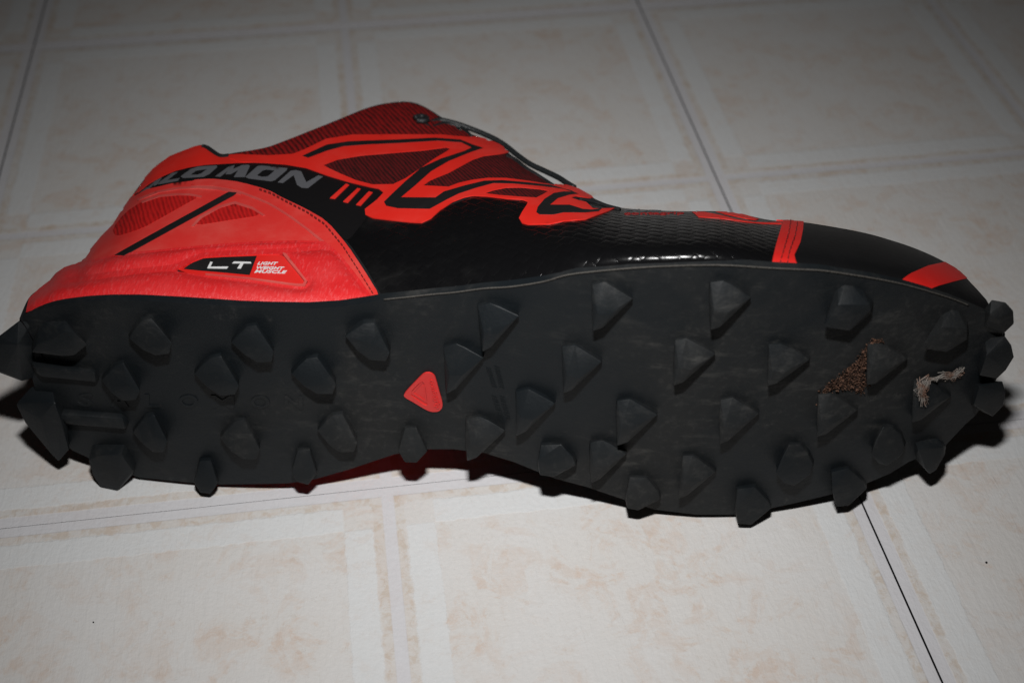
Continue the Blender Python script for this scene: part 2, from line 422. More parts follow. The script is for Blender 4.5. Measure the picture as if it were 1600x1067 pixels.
for i in range(len(grid)-1):
    for k in range(nr-1):
        if grid[i][1] and grid[i+1][1] and NT_ <= k < NT_+6: continue      # opening for the foot
        Fc.append((i*nr+k, (i+1)*nr+k, (i+1)*nr+k+1, i*nr+k+1))
        mi.append(1 if (k >= NT_ and 5 < grid[i][2] < 24 and V[i*nr+k].y < 5.0 + .01) else 0)
body = mesh_obj('upper_shell', V, Fc, [M['cloth'], M['foam']], shoe)
for p, m in zip(body.data.polygons, mi): p.material_index = m
tris = []
bv = BVHTree.FromPolygons(V, [f for f in Fc if f[0] % nr < NT_])
mid_n = Vector((0, .3, 1))
def proj_up(x, y):
    cxy = None
    for k in range(14):
        hit = bv.ray_cast(O, ray(x, y), 200)
        if hit[0] is not None:
            n = hit[1]; n = n if n.dot(O-hit[0]) > 0 else -n
            return hit[0], n
        # just outside the outline: step down towards the flank
        x += (700-x)*.004; y += (430-y)*.012
    h = bv.find_nearest(at_z(x, y, 7)); n = h[1]
    return h[0], (n if n.dot(O-h[0]) > 0 else -n)
# lining inside the opening and insole
op = [g for g in grid if g[1]]
Vl, Fl = [], []
for row, _, _ in op:
    a, b = row[NT_], row[NT_+6]
    Vl += [a, a+Vector((.1, -.25, -.25)), a+Vector((.2, -4.5, -.9)), Vector(((a.x+b.x)/2+.3, a.y-6.0, (a.z+b.z)/2)), b+Vector((.2, -4, .5)), b+Vector((0, -.2, .2)), b]
for i in range(len(op)-1):
    for k in range(6): Fl.append((i*7+k, (i+1)*7+k, (i+1)*7+k+1, i*7+k+1))
lining = mesh_obj('lining', Vl, Fl, M['cloth'], shoe)

# ---- panels on the flank
collar = patch('collar_mesh', [(346,245),(370,242),(390,238),(420,232),(480,209),(530,189),(575,171),(608,163.5),(640,162),(664,170),(685,184),(700,194),(735,213),(752,219),(760,228),(700,228),(600,226),(530,236),(480,252),(420,258),(360,258)], M['collar'], shoe, .03, .06)
side = patch('side_panel', [(440,312),(480,325),(515,347),(550,388),(575,425),(600,469.5),(640,465.5),(675,461.5),(710,458.5),(755,452.5),(800,449),(850,441.5),(888,432),(944,425),(1022,419),(1121,416.5),(1180,419),(1210,421),(1222,380),(1228,344),(1205,347.5),(1160,338.5),(1118,334),(1065,333.5),(1015,331.5),(968,327.5),(935,317),(915,310),(905,335),(800,312),(740,310),(660,340),(600,300),(540,285),(480,266),(440,260)], M['film'], shoe, .045, .06)
band = patch('logo_band', [(206,315),(212,307),(222,298),(230,292),(243,284),(256,277),(275,269),(295,264),(320,260),(344,258.5),(370,257),(394,256.5),(420,257),(446,260),(478,265),(511,277),(544,287),(577,295),(592,298),(600,303),(592,315),(572,345),(545,380),(530,372),(511,353),(478,334),(442,317),(420,306),(377,292),(350,288),(328,287),(295,289),(270,293),(249,299),(230,306),(213,315)], M['band'], shoe, .06, .06, smooth=1)
counter = patch('heel_counter', [(128,412),(140,395),(160,371),(178,353),(192,330),(206,310),(213,308),(230,299),(249,295),(270,290),(295,287),(328,284.5),(350,286),(377,290),(420,303),(442,314.5),(478,331),(511,350.5),(544,389),(570,427),(595,469),(560,476),(500,430),(430,392),(300,402),(180,412)], M['redhi'], shoe, .085, .09)
tape = patch('stitched_edge', [(300,286),(328,284),(350,285.5),(377,289.5),(420,301.5),(442,314),(478,331),(511,350),(544,388),(570,426),(596,468),(585,471.5),(560,436),(530,400),(508,382),(480,360),(450,338),(420,320),(395,310),(377,303),(350,297),(325,294),(300,294.5)], M['redhi'], shoe, .125, .06, smooth=1, step=4)
heeltab = patch('heel_tab', [(206,308),(222,286),(240,266),(266,246.5),(290,237),(306,231),(320,230),(335,238),(350,245),(375,244),(420,246),(470,243),(480,266),(446,260.5),(420,258),(394,257.5),(370,258),(344,259.5),(320,261),(295,265),(275,270),(256,278),(243,285),(230,293),(218,303)], M['red'], shoe, .07, .05)
SW = [(360,251),(390,252),(420,251),(448,248.5),(475,238),(510,221),(550,214.5),(600,214),(650,214),(690,214),(712,216),(735,217.5),(744,216.5),(762,220.5),(780,228.5),(795,238.5),(792,242),(782,244),(757,247),(739,253),(721,263),(701,274),(683,281),(672,286),(661,294),(701,296),(717,290),(739,285),(762,282),(791,282),(825,286),(847,289.5),(865,291.5),(873,290),(881,289),(904,296),(928,309.5),(922,313),(899,309.5),(892,312.5),(904,316.5),(915,319),(926,329),(936,329.5),(960,328.5),(951,333),(937,338),(915,346),(881,349),(859,354),(825,354.5),(816,352.5),(811,345),(816,335),(823,324),(825,318.5),(816,315.5),(791,314),(762,310.5),(739,309.5),(726,312),(708,319),(688,332),(674,345),(659,352),(640,351),(616,348.5),(583,344.5),(572,340),(571,331),(590,316),(600,305),(592,299),(577,296),(544,288),(511,278),(478,266),(446,260.5),(413,258),(380,257)]
H1 = [(505,262),(528,253),(564,247),(610,243),(659,239),(698,234),(704,236),(697,241),(679,252),(656,268),(634,283),(615,292),(583,292.5),(557,286),(531,275),(514,267)]
H3 = [(757,306),(771,301),(791,297),(814,296.5),(843,299),(857,301.5),(848,307),(838,312.5),(814,311.5),(780,309)]
H2 = [(655,297),(672,286),(683,281),(701,274),(721,263),(739,253),(757,246),(782,243),(790,243),(800,247),(820,262),(836,271.5),(850,281),(862,289),(865,293),(825,289),(791,285),(739,289),(701,299)]
win1 = patch('mesh_window', [(498,262),(528,250),(564,244),(659,236),(705,231),(709,236),(697,244),(634,288),(583,296),(557,290),(514,271)], M['darkmesh'], shoe, .065, .05)
win2 = patch('mesh_window', H2, M['darkmesh'], shoe, .065, .05)
win3 = patch('mesh_window', [(750,308),(771,298),(814,293),(862,300),(840,316),(790,312)], M['darkmesh'], shoe, .065, .05)
swoosh = patch('red_overlay', SW, M['red'], shoe, .105, .06, holes=[H1, H3], step=5)
for nm, P in (('black_stripe', [(473,248),(511,230.5),(544,225.5),(577,224),(622,222.5),(679,219.5),(719,222),(739,230),(755,235),(735,242),(701,256),(674,272),(649,294.5),(627,313),(681,313.5),(694,304),(726,294.5),(757,287),(784,286),(825,289),(859,292.5),(892,301.5),(901,306),(881,299),(847,294.5),(802,291),(771,290.5),(744,298),(717,307),(699,316),(672,331),(622,330),(604,326),(601,320),(613,308),(634,288),(658,267),(690,252),(726,240),(737,234.5),(721,226.5),(685,224),(622,228),(577,230),(537,233),(511,240),(482,251)]),
              ('black_stripe', [(838,336),(840,328),(850,315),(865,305.5),(881,303),(895,303.5),(903,306.5),(890,308),(872,313.5),(859,324),(890,324),(910,330.5),(924,331.5),(940,329.5),(935,334),(915,336),(881,336),(865,339.5),(843,339.5)])):
    patch(nm, P, M['stripe'], swoosh, .125, .03, step=4)
for P in ([(541,291),(546,293),(524,314.5),(516,313.5)], [(559,298),(564,299),(544,321),(536.5,319)], [(577,303),(583,304.5),(564,325.5),(557,324)]):
    patch('red_bar', P, M['red'], band, .095, .04, step=4)
# wide printed letters on the black band
def Z(P, k, ox, oy): return [(ox+x/k, oy+y/k) for x, y in P]
LET = [(Z([(840,430),(1020,270),(1090,262),(1165,280),(1235,430),(1400,335),(1465,350),(1260,510),(1170,505),(1105,465),(1060,330),(910,440)], 8.889, 340, 240), []),
       (Z([(390,355),(560,205),(620,198),(975,235),(960,265),(800,400),(740,415),(430,375)], 8.889, 340, 240), [Z([(550,335),(630,265),(680,250),(800,265),(700,350),(620,355)], 8.889, 340, 240)]),
       ([(337,279),(357,264.5),(367,261.5),(365,267.5),(379,261.5),(389,261),(391,263),(383,280),(366,280),(373,269),(361,275.5),(353,275.5),(357,270),(345,279.5)], []),
       ([(283,279),(298,268),(310,264),(339,262),(340,264.5),(328,275),(319,279.5),(287,281.5)], [[(298,276.5),(307,270),(325,267),(315,274.5),(309,276.5)]]),
       ([(246,290.5),(270,273.5),(279,271.5),(262,285),(282,281.5),(279,285.5),(250,291)], []),
       ([(224,303),(243,286),(254,280.5),(246,291.5),(241,293.5),(242,290),(232,300)], []),
       ([(214,310.5),(222,302),(231,295),(233,296),(226,301.5),(226,303.5),(219,309)], [])]
for P, hs in LET: patch('letter', P, M['letter'], band, .075, .03, holes=hs, step=4)
# heel counter details
patch('mesh_window', [(178,359),(197,335),(223,318),(249,311.5),(280,309),(297,309.5),(311,312),(289,324),(256,343),(223,361),(190,371),(180,370)], M['redmesh'], counter, .1, .03, smooth=1)
patch('mesh_window', [(303,357),(315,344),(344,328),(367,322),(394,330),(411,340),(361,348)], M['redmesh'], counter, .1, .03, smooth=1)
patch('welded_rim', [(300,358),(313,343),(343,326.5),(368,319.5),(395,328),(415,341),(411,342),(394,331.5),(367,323),(345,329.5),(316,345.5),(304,358.5)], M['pale'], counter, .125, .05, step=4)
patch('welded_rim', [(222,318),(249,309),(280,306.5),(297,307),(317,311),(315,313.5),(297,310),(280,309.5),(250,312),(224,321)], M['pale'], counter, .125, .05, step=4)
patch('welded_rim', [(215,314),(249,302),(280,297),(310,296),(345,299),(378,307),(377,309),(344,301.5),(310,299),(281,300),(250,305),(217,317)], M['pale'], counter, .13, .06, step=4)
patch('black_stripe', [(181,403),(358,305),(371,306),(366,310),(196,404)], M['stripe'], counter, .14, .04, step=4)
# midsole foam with a moulded recess
RC = [(276,426),(290,419),(303,412.5),(322,405.5),(349,404),(402,402),(447,401.5),(482,446),(476,453),(454,451.5),(388,441.5),(322,435.5),(280,430.5)]
mids = patch('midsole', [(44,491),(44,485),(47,469.5),(63,454),(80,441),(89,430),(102,421),(128,412),(150,408),(184,401.5),(240,396),(295,390.5),(360,385),(420,381.5),(470,381),(508,382),(530,400),(560,436),(588,471.5),(570,475),(530,481),(480,484),(420,483),(370,481),(300,476),(250,473),(200,471),(150,472),(115,475),(82,478.5),(59,486)], M['foam'], shoe, .12, .11, holes=[RC])
patch('foam_bulge', [(46,489),(46,483),(48,470),(64,456),(80,444),(110,444),(150,440),(197,434),(240,429),(276,427.5),(322,438),(388,444.5),(454,455),(478,456),(485,447),(452,404),(450,398.5),(470,396.5),(515,393),(530,404),(555,436),(582,470.5),(570,474.5),(530,480),(480,483.5),(420,482.5),(370,480.5),(300,475.5),(250,472.5),(200,470.5),(150,471.5),(115,474.5),(82,477.5),(60,484.5)], M['foam'], mids, .27, .2, dome=(.17, 8), smooth=1, step=5)
patch('upper_ledge', [(91,432),(102,422),(128,413),(150,409),(184,403),(240,397.5),(295,392),(360,386.5),(420,383),(470,382.5),(507,383.5),(513,389.5),(470,393),(449,395),(400,397),(345,399),(316,402),(296,409.5),(276,420),(240,424),(197,428),(140,435),(100,439)], M['foam'], mids, .25, .18, dome=(.16, 6), smooth=1, step=5)
patch('recess_panel', chaikin([(270,428),(303,409),(349,400),(449,398),(488,449),(474,457),(388,445)], 1), M['redtoe'], mids, .075, .04)
patch('recess_rim', Z([(1310,160),(1350,168),(1605,500),(1580,560),(1500,560),(1400,545),(900,475),(400,425),(400,408),(900,455),(1400,525),(1550,535),(1575,500),(1325,190)], 7.62, 270, 380), M['pale'], mids, .17, .1, step=3)
plate = patch('black_plate', Z([(140,338),(190,298),(250,262),(370,215),(600,200),(1005,185),(920,410),(600,380),(300,355)], 7.62, 270, 380), M['stripe'], mids, .095, .03, step=4)
for P in ([(455,258),(482,263),(455,318),(668,316),(650,340),(418,336)], [(735,256),(932,260),(942,277),(850,277),(815,340),(773,337),(812,277),(712,277)]):
    patch('letter', Z(P, 7.62, 270, 380), M['white'], mids, .115, .025, step=4)
def text2d(s, extr=None, shear=0):
    cu = bpy.data.curves.new('t', 'FONT'); cu.body = s; cu.fill_mode = 'FRONT'; cu.shear = shear; cu.resolution_u = 3; cu.offset = .022
    o = bpy.data.objects.new('t', cu); C.objects.link(o)
    bpy.context.view_layer.update()
    me = o.evaluated_get(bpy.context.evaluated_depsgraph_get()).to_mesh()
    v = [(p.co.x, p.co.y) for p in me.vertices]; f = [tuple(p.vertices) for p in me.polygons]
    o.to_mesh_clear(); bpy.data.objects.remove(o); bpy.data.curves.remove(cu)
    x0, x1 = min(a for a, b in v), max(a for a, b in v); y0, y1 = min(b for a, b in v), max(b for a, b in v)
    return [((a-x0)/(x1-x0), (b-y0)/(y1-y0)) for a, b in v], f
def weld(v, f):
    key, mp, V2 = {}, {}, []
    for i, p in enumerate(v):
        k = (round(p[0], 4), round(p[1], 4))
        if k not in key: key[k] = len(V2); V2.append(p)
        mp[i] = key[k]
    return V2, [q for q in (tuple(mp[i] for i in g) for g in f) if len(set(q)) == len(q)]
def text(name, s, p0, pw, ph, mat, parent, off, thick, proj=None, shear=0, thicken=0):
    """text whose box has its lower-left at p0 and spans pixel vectors pw and ph"""
    v, f = weld(*text2d(s, shear=shear))
    px = [(p0[0]+pw[0]*a+ph[0]*b, p0[1]+pw[1]*a+ph[1]*b) for a, b in v]
    return shell(name, px, f, proj or proj_up, off, thick, mat, parent, smooth=False)
for s, p0, w in (('LIGHT', (402.5,418), 31.5), ('WEIGHT', (401,424.8), 43), ('MUSCLE', (398,430.6), 50)):
    text('lettering', s, p0, (w, 1.2 if s != 'LIGHT' else .4), (1.2, -4.6), M['white'], mids, .10, .02, shear=.25)
# toe
toecap = patch('toe_cap', [(1234,422),(1236,408),(1240,380),(1240,348),(1262,352),(1300,358),(1350,367.5),(1390,378),(1430,391.5),(1470,409.5),(1502,430.5),(1524,453),(1540,471),(1549,489),(1535,487.5),(1515,479),(1488,468.5),(1450,456.5),(1410,445.5),(1370,437.5),(1330,431.5),(1285,424.5)], M['toecap'], shoe, .06, .06)
patch('red_accent', [(1404,442),(1422,430),(1449,418),(1478,411.5),(1498,423),(1513,437),(1500,440),(1488,443),(1465,449.5),(1450,454.5),(1426,448.5)], M['redtoe'], toecap, .085, .03, step=3)
strap = patch('toe_strap', [(1203,420.5),(1211,389),(1222,352),(1225,341),(1232,341.5),(1255,349.5),(1254,362),(1250,382),(1240,403),(1241,412),(1245,422)], M['redtoe'], shoe, .12, .1, step=4)
patch('red_flash', [(1081,334),(1100,334),(1125,339),(1147,345),(1176,350),(1197,350.5),(1221,350),(1221,353),(1197,352.5),(1166,350),(1122,344),(1091,342)], M['red'], shoe, .075, .04, step=4)
patch('red_flash', [(1118,333.2),(1147,334),(1166,339),(1185,345),(1180,346.5),(1165,344.5),(1150,341),(1130,336.5)], M['red'], shoe, .075, .04, step=4)
text('lettering', 'contagrip', (975,339.6), (94,-1.2), (0,-5.4), M['redtext'], side, .06, .02)
text('lettering', 'MUD', (975,333.0), (58,-.2), (.5,-3.4), M['letter'], side, .06, .02)
# stitches
def stitches(line, parent, n, w=.5, mat='thread', off=.14, proj=None):
    L = [0]
    for a, b in zip(line, line[1:]): L.append(L[-1]+math.hypot(b[0]-a[0], b[1]-a[1]))
    def at(d):
        for i in range(len(L)-1):
            if d <= L[i+1]+1e-6:
                k = (d-L[i])/(L[i+1]-L[i]); return (line[i][0]+(line[i+1][0]-line[i][0])*k, line[i][1]+(line[i+1][1]-line[i][1])*k)
    V, Fa = [], []
    for i in range(n):
        d0 = L[-1]*(i+.15)/n; d1 = L[-1]*(i+.72)/n
        a, b = at(d0), at(d1); dx, dy = b[0]-a[0], b[1]-a[1]; q = math.hypot(dx, dy); nx, ny = -dy/q*w, dx/q*w
        P = [(a[0]+nx, a[1]+ny), (b[0]+nx, b[1]+ny), (b[0]-nx, b[1]-ny), (a[0]-nx, a[1]-ny)]
        k = len(V)
        for hgt in (off, off-.05):
            for p in P:
                c, nn = proj_up(*p); V.append(c+nn*hgt)
        Fa += [(k, k+1, k+2, k+3), (k+7, k+6, k+5, k+4), (k, k+4, k+5, k+1), (k+1, k+5, k+6, k+2), (k+2, k+6, k+7, k+3), (k+3, k+7, k+4, k)]
    o = mesh_obj('stitching', V, Fa, M[mat], parent, smooth=False); o['kind'] = 'stuff'; return o
patch('edge_groove', [(300,294.5),(325,294),(350,297),(377,303),(395,310),(420,320),(450,338),(480,360),(508,382),(530,400),(560,436),(583,469),(579,470),(556,438),(526,403),(505,385),(478,363),(448,341),(418,323),(393,313),(375,306),(350,300),(325,297),(300,297.5)], M['pale'], tape, .11, .05, step=4)
stitches([(405,302),(425,309),(447,321),(480,338),(508,357),(536,390),(560,425),(586,466)], tape, 34, .75)
stitches([(1235,350),(1231,372),(1222,400),(1215,419)], strap, 9, .6, off=.135)
stitches([(1245,354),(1241,375),(1231,402),(1227,420)], strap, 9, .6, off=.135)

# tubes (laces, seams)
def tube(name, pts, r, mat, parent, seg=8, sub=5):
    P = []
    for i in range(len(pts)-1):
        q = [pts[max(0, min(len(pts)-1, i+k))] for k in (-1, 0, 1, 2)]
        for k in range(sub): P.append(Vector([cr(*[p[j] for p in q], k/sub) for j in range(3)]))
    P.append(Vector(pts[-1])); V, Fa = [], []
    for i, p in enumerate(P):
        t = (P[min(i+1, len(P)-1)]-P[max(i-1, 0)]).normalized()
        a = t.cross(Vector((.2, .3, .9))).normalized(); b = t.cross(a)
        for k in range(seg):
            an = 2*math.pi*k/seg; V.append(p+(a*math.cos(an)+b*math.sin(an))*r)
    for i in range(len(P)-1):
        for k in range(seg): Fa.append((i*seg+k, i*seg+(k+1) % seg, (i+1)*seg+(k+1) % seg, (i+1)*seg+k))
    Fa += [tuple(range(seg)), tuple(reversed(range(len(V)-seg, len(V))))]
    return mesh_obj(name, V, Fa, mat, parent)
def lift(pts, up=0): 
    R = []
    for p in pts:
        if len(p) == 3: R.append(at_z(*p))
        else: c, n = proj_up(*p); R.append(c+n*up)
    return R
tube('lace', lift([(664,196,6.75),(676,193,6.75),(688,189.5,6.7),(712,195,6.6),(730,201,6.5),(752,209.5,6.45),(775,220,6.45),(792,231,6.45),(808,244,6.5),(828,258,6.6),(850,268.5,6.7),(872,279,6.85),(886,288,7.0),(897,294.5,7.1)]), .10, M['cord'], shoe)
tube('lace', lift([(660,192,6.9),(667,198,6.9),(673,203,6.9),(682,199,6.85),(694,195,6.7),(706,196.5,6.6),(722,201,6.5)]), .085, M['cord'], shoe)
tube('lace', lift([(720,200,6.5),(727,206,6.6),(733,212,6.7),(737,217,6.8)]), .07, M['cord'], shoe)
tube('lace', lift([(708,198,6.5),(717,206,6.6),(727,216,6.75)]), .055, M['cord'], shoe)
tube('eyelet', lift([(648,191),(656,188.5),(664,190),(667,194),(661,196),(652,195)], .12), .10, M['cord'], shoe)
tube('collar_binding', lift([(317,232),(323,233.5),(331,239),(340,245),(348,247.5),(358,246.5)], .0), .11, M['cloth'], shoe)
tube('throat_edge', lift([(790,246),(803,252),(820,265),(836,275),(850,284),(862,292)], .0), .10, M['cloth'], shoe)
tube('throat_edge', lift([(905,314),(922,317),(935,320.5),(950,325.5),(968,330)], .0), .09, M['cloth'], shoe)
tube('edge_seam', [at_sole(x, y-.4, .02) for x, y in [(600,470),(640,466),(675,462),(710,459),(755,453),(800,450),(850,442),(888,431.5),(944,425),(1022,419),(1121,416.5),(1203,421),(1245,423),(1285,425),(1330,431.5),(1370,438),(1410,446),(1450,457),(1488,469),(1513,479)]], .024, M['glue'], shoe, 6)

# ------------------------------------------------------------------ outsole
TOP = [c[0] for c in COL]
OUT = TOP + [(1562,505),(1570,523)] + [q for q in reversed(LOW[:-1])] + [(46,570),(30,535)]
v, f = triangulate(OUT, (), 9, 7)
outsole = shell('outsole', v, f, proj_sole, 0, .34, M['rubber'], shoe)
def lug(base, tip, bev=.022, flare=0):
    bm = bmesh.new()
    for x, y in base: bm.verts.new(at_sole(x, y, -.15))
    for x, y, h in tip: bm.verts.new(at_sole(x, y, h))
    r = bmesh.ops.convex_hull(bm, input=bm.verts)
    junk = [g for g in r['geom_interior'] if isinstance(g, bmesh.types.BMVert)]
    if junk: bmesh.ops.delete(bm, geom=junk, context='VERTS')
    bmesh.ops.dissolve_limit(bm, angle_limit=math.radians(6), verts=bm.verts, edges=bm.edges)
    bmesh.ops.bevel(bm, geom=list(bm.edges), offset=bev, segments=2, affect='EDGES', profile=.5, clamp_overlap=True)
    if flare:                                     # hollow the flanks so they run out into the sole and end in a crisp tip
        hm = max(prof(q.co.x)-q.co.y for q in bm.verts)
        bmesh.ops.triangulate(bm, faces=list(bm.faces))
        for _ in range(3):
            es = [e for e in bm.edges if e.calc_length() > .17]
            if es: bmesh.ops.subdivide_edges(bm, edges=es, cuts=1, use_grid_fill=False); bmesh.ops.triangulate(bm, faces=list(bm.faces))
        for q in bm.verts:
            t = max(0, min(1, (prof(q.co.x)-q.co.y)/(hm*.93)))
            q.co.y += flare*4*t*(1-t)**1.3
    bmesh.ops.recalc_face_normals(bm, faces=bm.faces)
    for q in bm.verts: q.co *= .01
    me = bpy.data.meshes.new('lug'); bm.to_mesh(me); bm.free(); me.materials.append(M['rubber']); me.shade_smooth(); me.set_sharp_from_angle(angle=math.radians(34))
    o = bpy.data.objects.new('lug', me); C.objects.link(o); o.parent = outsole; return o
def tmpl(T, x, y, sx=1.0, sy=1.0, rot=0, hs=1.0):
    c, s = math.cos(rot), math.sin(rot); j = lambda: random.uniform(-1.2, 1.2)
    def q(dx, dy): dx *= sx; dy *= sy; return (x+dx*c-dy*s+j(), y+dx*s+dy*c+j())
    return lug([q(*p) for p in T[0]], [(*q(p[0], p[1]), p[2]*hs*random.uniform(1.16, 1.26)) for p in T[1]])
FORE = ([(-27,-30),(-4,-34),(14,-26),(42,-9),(24,2),(6,14),(-10,36),(-25,39),(-27,0)],
        [(-26,-24,.13),(-5,-28,.13),(11,-20,.15),(41,-1,.22),(21,12,.33),(3,25,.42),(-18,23,.42),(-9,47,.40),(-25,53,.40),(-26,6,.26)])
ROUND = ([(-20,-36),(4,-38),(24,-28),(36,-12),(28,4),(4,20),(-16,20),(-35,6),(-30,-16)],
         [(-18,-28,.19),(3,-30,.19),(20,-20,.22),(33,-3,.30),(30,13,.36),(4,33,.42),(-16,33,.42),(-35,18,.40),(-27,-6,.28)])
HEEL = ([(-12,-37),(8,-40),(22,-24),(36,2),(28,14),(6,14),(-16,4),(-35,-12),(-28,-20)],
        [(-10,-28,.18),(7,-31,.18),(17,-16,.24),(36,12,.40),(30,27,.42),(6,28,.42),(-14,16,.38),(-35,-4,.26),(-25,-14,.24),(12,4,.36)])
EDGE = ([(-22,-32),(8,-35),(29,-16),(32,-4),(12,4),(-2,12),(-22,10)],
        [(-20,-25,.18),(6,-28,.18),(25,-10,.24),(30,3,.30),(13,14,.40),(0,25,.44),(-17,24,.44),(-21,2,.36)])
EDGEH = ([(-15,-32),(8,-34),(20,-12),(24,2),(10,14),(-10,12),(-20,2)],
         [(-13,-25,.17),(6,-27,.17),(17,-6,.28),(23,7,.32),(17,16,.40),(9,26,.43),(-9,25,.43),(-20,10,.36)])
for a in ((950,470,1,1,0),(1133,467,1.02,1,0),(772,500,1,.98,-.08),(718,565,1,1,-.05),(903,567,1,1,0),(1078,556,1.02,.98,.02),(830,634,1,.95,0),(752,676,.98,.9,0),(988,650,1.02,.95,0),(1148,648,1,.95,.03),(944,712,.92,.85,0),(1085,737,.9,.9,.1)):
    tmpl(FORE, a[0], a[1], a[2]*.93, a[3]*.95, a[4])
for a in ((1225,562,.98,.84,.04),(1379,562,.94,.82,.06),(1301,640,.92,.84,.06),(1449,619,.90,.84,.06)):
    tmpl(FORE, *a)
for a in ((1243,726,.82,1,.15),(1388,697,.75,.95,.15)):
    tmpl(ROUND, *a)
for a in ((490,590,1,1,0),(575,536,1.02,1.02,.12),(395,541,.95,1,-.02),(338,590,1,1.03,.02),(234,530,.92,1,-.12),(188,600,.85,1,0),(235,680,.75,.98,0),(375,690,.9,1.05,.03),(527,679,.9,1.02,.05)):
    tmpl(HEEL, *a)
for a in ((866,722,1.15,.95,.1),(1000,774,1.05,.98,.15),(1172,793,1.05,1.12,0),(1322,764,1.05,1.1,-.1),(322,746,.85,1.0,.05),(475,731,.9,1.0,.1),(644,697,1.0,1.05,.05)):
    tmpl(EDGEH if a[0] < 700 else EDGE, *a)
# big block lugs of the toe
lug([(1308,446),(1322,438),(1345,447),(1366,470),(1362,492),(1330,505),(1298,500),(1296,470)], [(1310,478,0.51),(1334,492,0.51),(1358,478,0.41),(1361,486,0.41),(1326,519,0.51),(1290,513,0.51),(1287,510,0.51)])
lug([(1476,485),(1492,478),(1512,496),(1514,522),(1485,538),(1455,528),(1464,505)], [(1471,513,0.51),(1496,528,0.51),(1510,515,0.41),(1511,532,0.41),(1478,552,0.51),(1445,547,0.51),(1441,541,0.51)])
lug([(1536,486),(1552,478),(1566,512),(1560,530),(1535,522)], [(1549,470,0.12),(1571,474,0.29),(1583,487,0.41),(1584,507,0.41),(1570,519,0.41),(1556,500,0.49),(1546,492,0.41)])
lug([(1538,530),(1560,526),(1566,570),(1540,585),(1525,565)], [(1570,527,0.29),(1580,541,0.41),(1584,559,0.41),(1571,580,0.45),(1557,593,0.45),(1530,588,0.49),(1541,556,0.49),(1562,566,0.49)])
lug([(1520,600),(1548,596),(1553,625),(1535,645),(1515,632)], [(1566,597,0.33),(1571,615,0.41),(1567,636,0.45),(1551,652,0.45),(1521,634,0.49),(1530,605,0.45)])
lug([(1428,688),(1462,680),(1478,696),(1462,716),(1428,716)], [(1434,704,0.41),(1474,700,0.41),(1476,711,0.41),(1462,736,0.48),(1452,742,0.48),(1446,734,0.48)])
# heel corner blocks and the two ridges that run forward from them
lug([(34,500),(52,504),(62,545),(60,590),(40,575),(30,540)], [(30,504,0.16),(0,529,0.49),(-16,538,0.57),(-16,578,0.57),(8,584,0.53),(24,590,0.45),(35,597,0.33),(28,540,0.57)])
lug([(62,500),(100,498),(112,512),(134,536),(90,545),(50,535)], [(58,540,0.45),(78,536,0.48),(102,519,0.49),(116,521,0.49),(137,540,0.46),(116,557,0.49),(100,558,0.49),(76,550,0.48),(50,552,0.41)])
lug([(50,605),(82,608),(104,640),(110,690),(80,680),(55,650)], [(29,629,0.41),(26,634,0.45),(40,662,0.45),(64,656,0.49),(86,630,0.41),(96,660,0.45),(108,704,0.41),(92,722,0.48),(82,712,0.49)])
lug([(146,690),(196,690),(215,720),(212,738),(160,735),(142,715)], [(139,720,0.41),(146,744,0.45),(157,761,0.49),(184,768,0.49),(195,752,0.45),(208,738,0.33),(160,712,0.45),(190,712,0.45)])
def ridge(base, tip):
    o = lug(base, tip, .05, 0); o.name = 'heel_ridge'; o.data.name = 'heel_ridge'
ridge([(48,562),(150,575),(160,592),(152,598),(66,588),(46,576)], [(52,572,.28),(148,583,.25),(150,598,.25),(66,590,.28)])
ridge([(88,634),(190,642),(206,655),(198,668),(100,658),(86,646)], [(92,648,.28),(192,656,.25),(196,672,.25),(104,664,.28)])
# moulded letters under the heel
for ch, x, w in (('S', 122, 24), ('A', 172, 30), ('L', 226, 24), ('O', 280, 30), ('M', 330, 36), ('O', 392, 30), ('N', 445, 28)):
    text('moulded_letter', ch, (x, 637+.012*(x-226)), (w, .6), (0, -20), M['rubber'], outsole, .035, .05, proj=proj_sole)
# row of fine raised slanted strokes moulded beside the badge
def strokes():
    V, Fa = [], []
    for col_, (x0, y0, x1, y1, n, ln) in enumerate(((763,578,772,606,9,8), (776,576,784,607,10,8), (772,622,782,652,8,9), (784,622,794,656,9,8))):
        for i in range(n):
            k = i/(n-1); x = x0+(x1-x0)*k; y = y0+(y1-y0)*k; a = (x-ln/2, y-1.2+random.uniform(-.6, .6)); b = (x+ln/2, y+1.4+random.uniform(-.6, .6)); q = len(V)
            for h in (.014, -.03):
                for dx, dy in ((a[0], a[1]-.7), (b[0], b[1]-.7), (b[0], b[1]+.7), (a[0], a[1]+.7)): V.append(at_sole(dx, dy, h))
            Fa += [(q, q+1, q+2, q+3), (q, q+4, q+5, q+1), (q+1, q+5, q+6, q+2), (q+2, q+6, q+7, q+3), (q+3, q+7, q+4, q)]
    o = mesh_obj('moulded_mark', V, Fa, M['rubber'], outsole, smooth=False); o['kind'] = 'stuff'
strokes()
BD = [(631.4,615.3),(645,600.5),(660,585.3),(665.6,582.2),(673,582.3),(679.7,587.2),(682.5,595.6),(687,612.5),(692,629.4),(691.4,636.9),(686,642.6),(675,643.2),(665.6,639.7),(648.7,629.4),(632,620)]
badge = patch('rubber_badge', BD, M['badge'], shoe, .07, .12, holes=[[(639,614.8),(659,594.5),(664.5,600),(668.6,630.5),(666,634),(655,627)]], proj=proj_sole, smooth=1, step=4)
patch('badge_inset', [(636,615),(660,591),(668,600),(672,635),(664,637)], M['badge'], badge, .015, .06, proj=proj_sole, step=4)
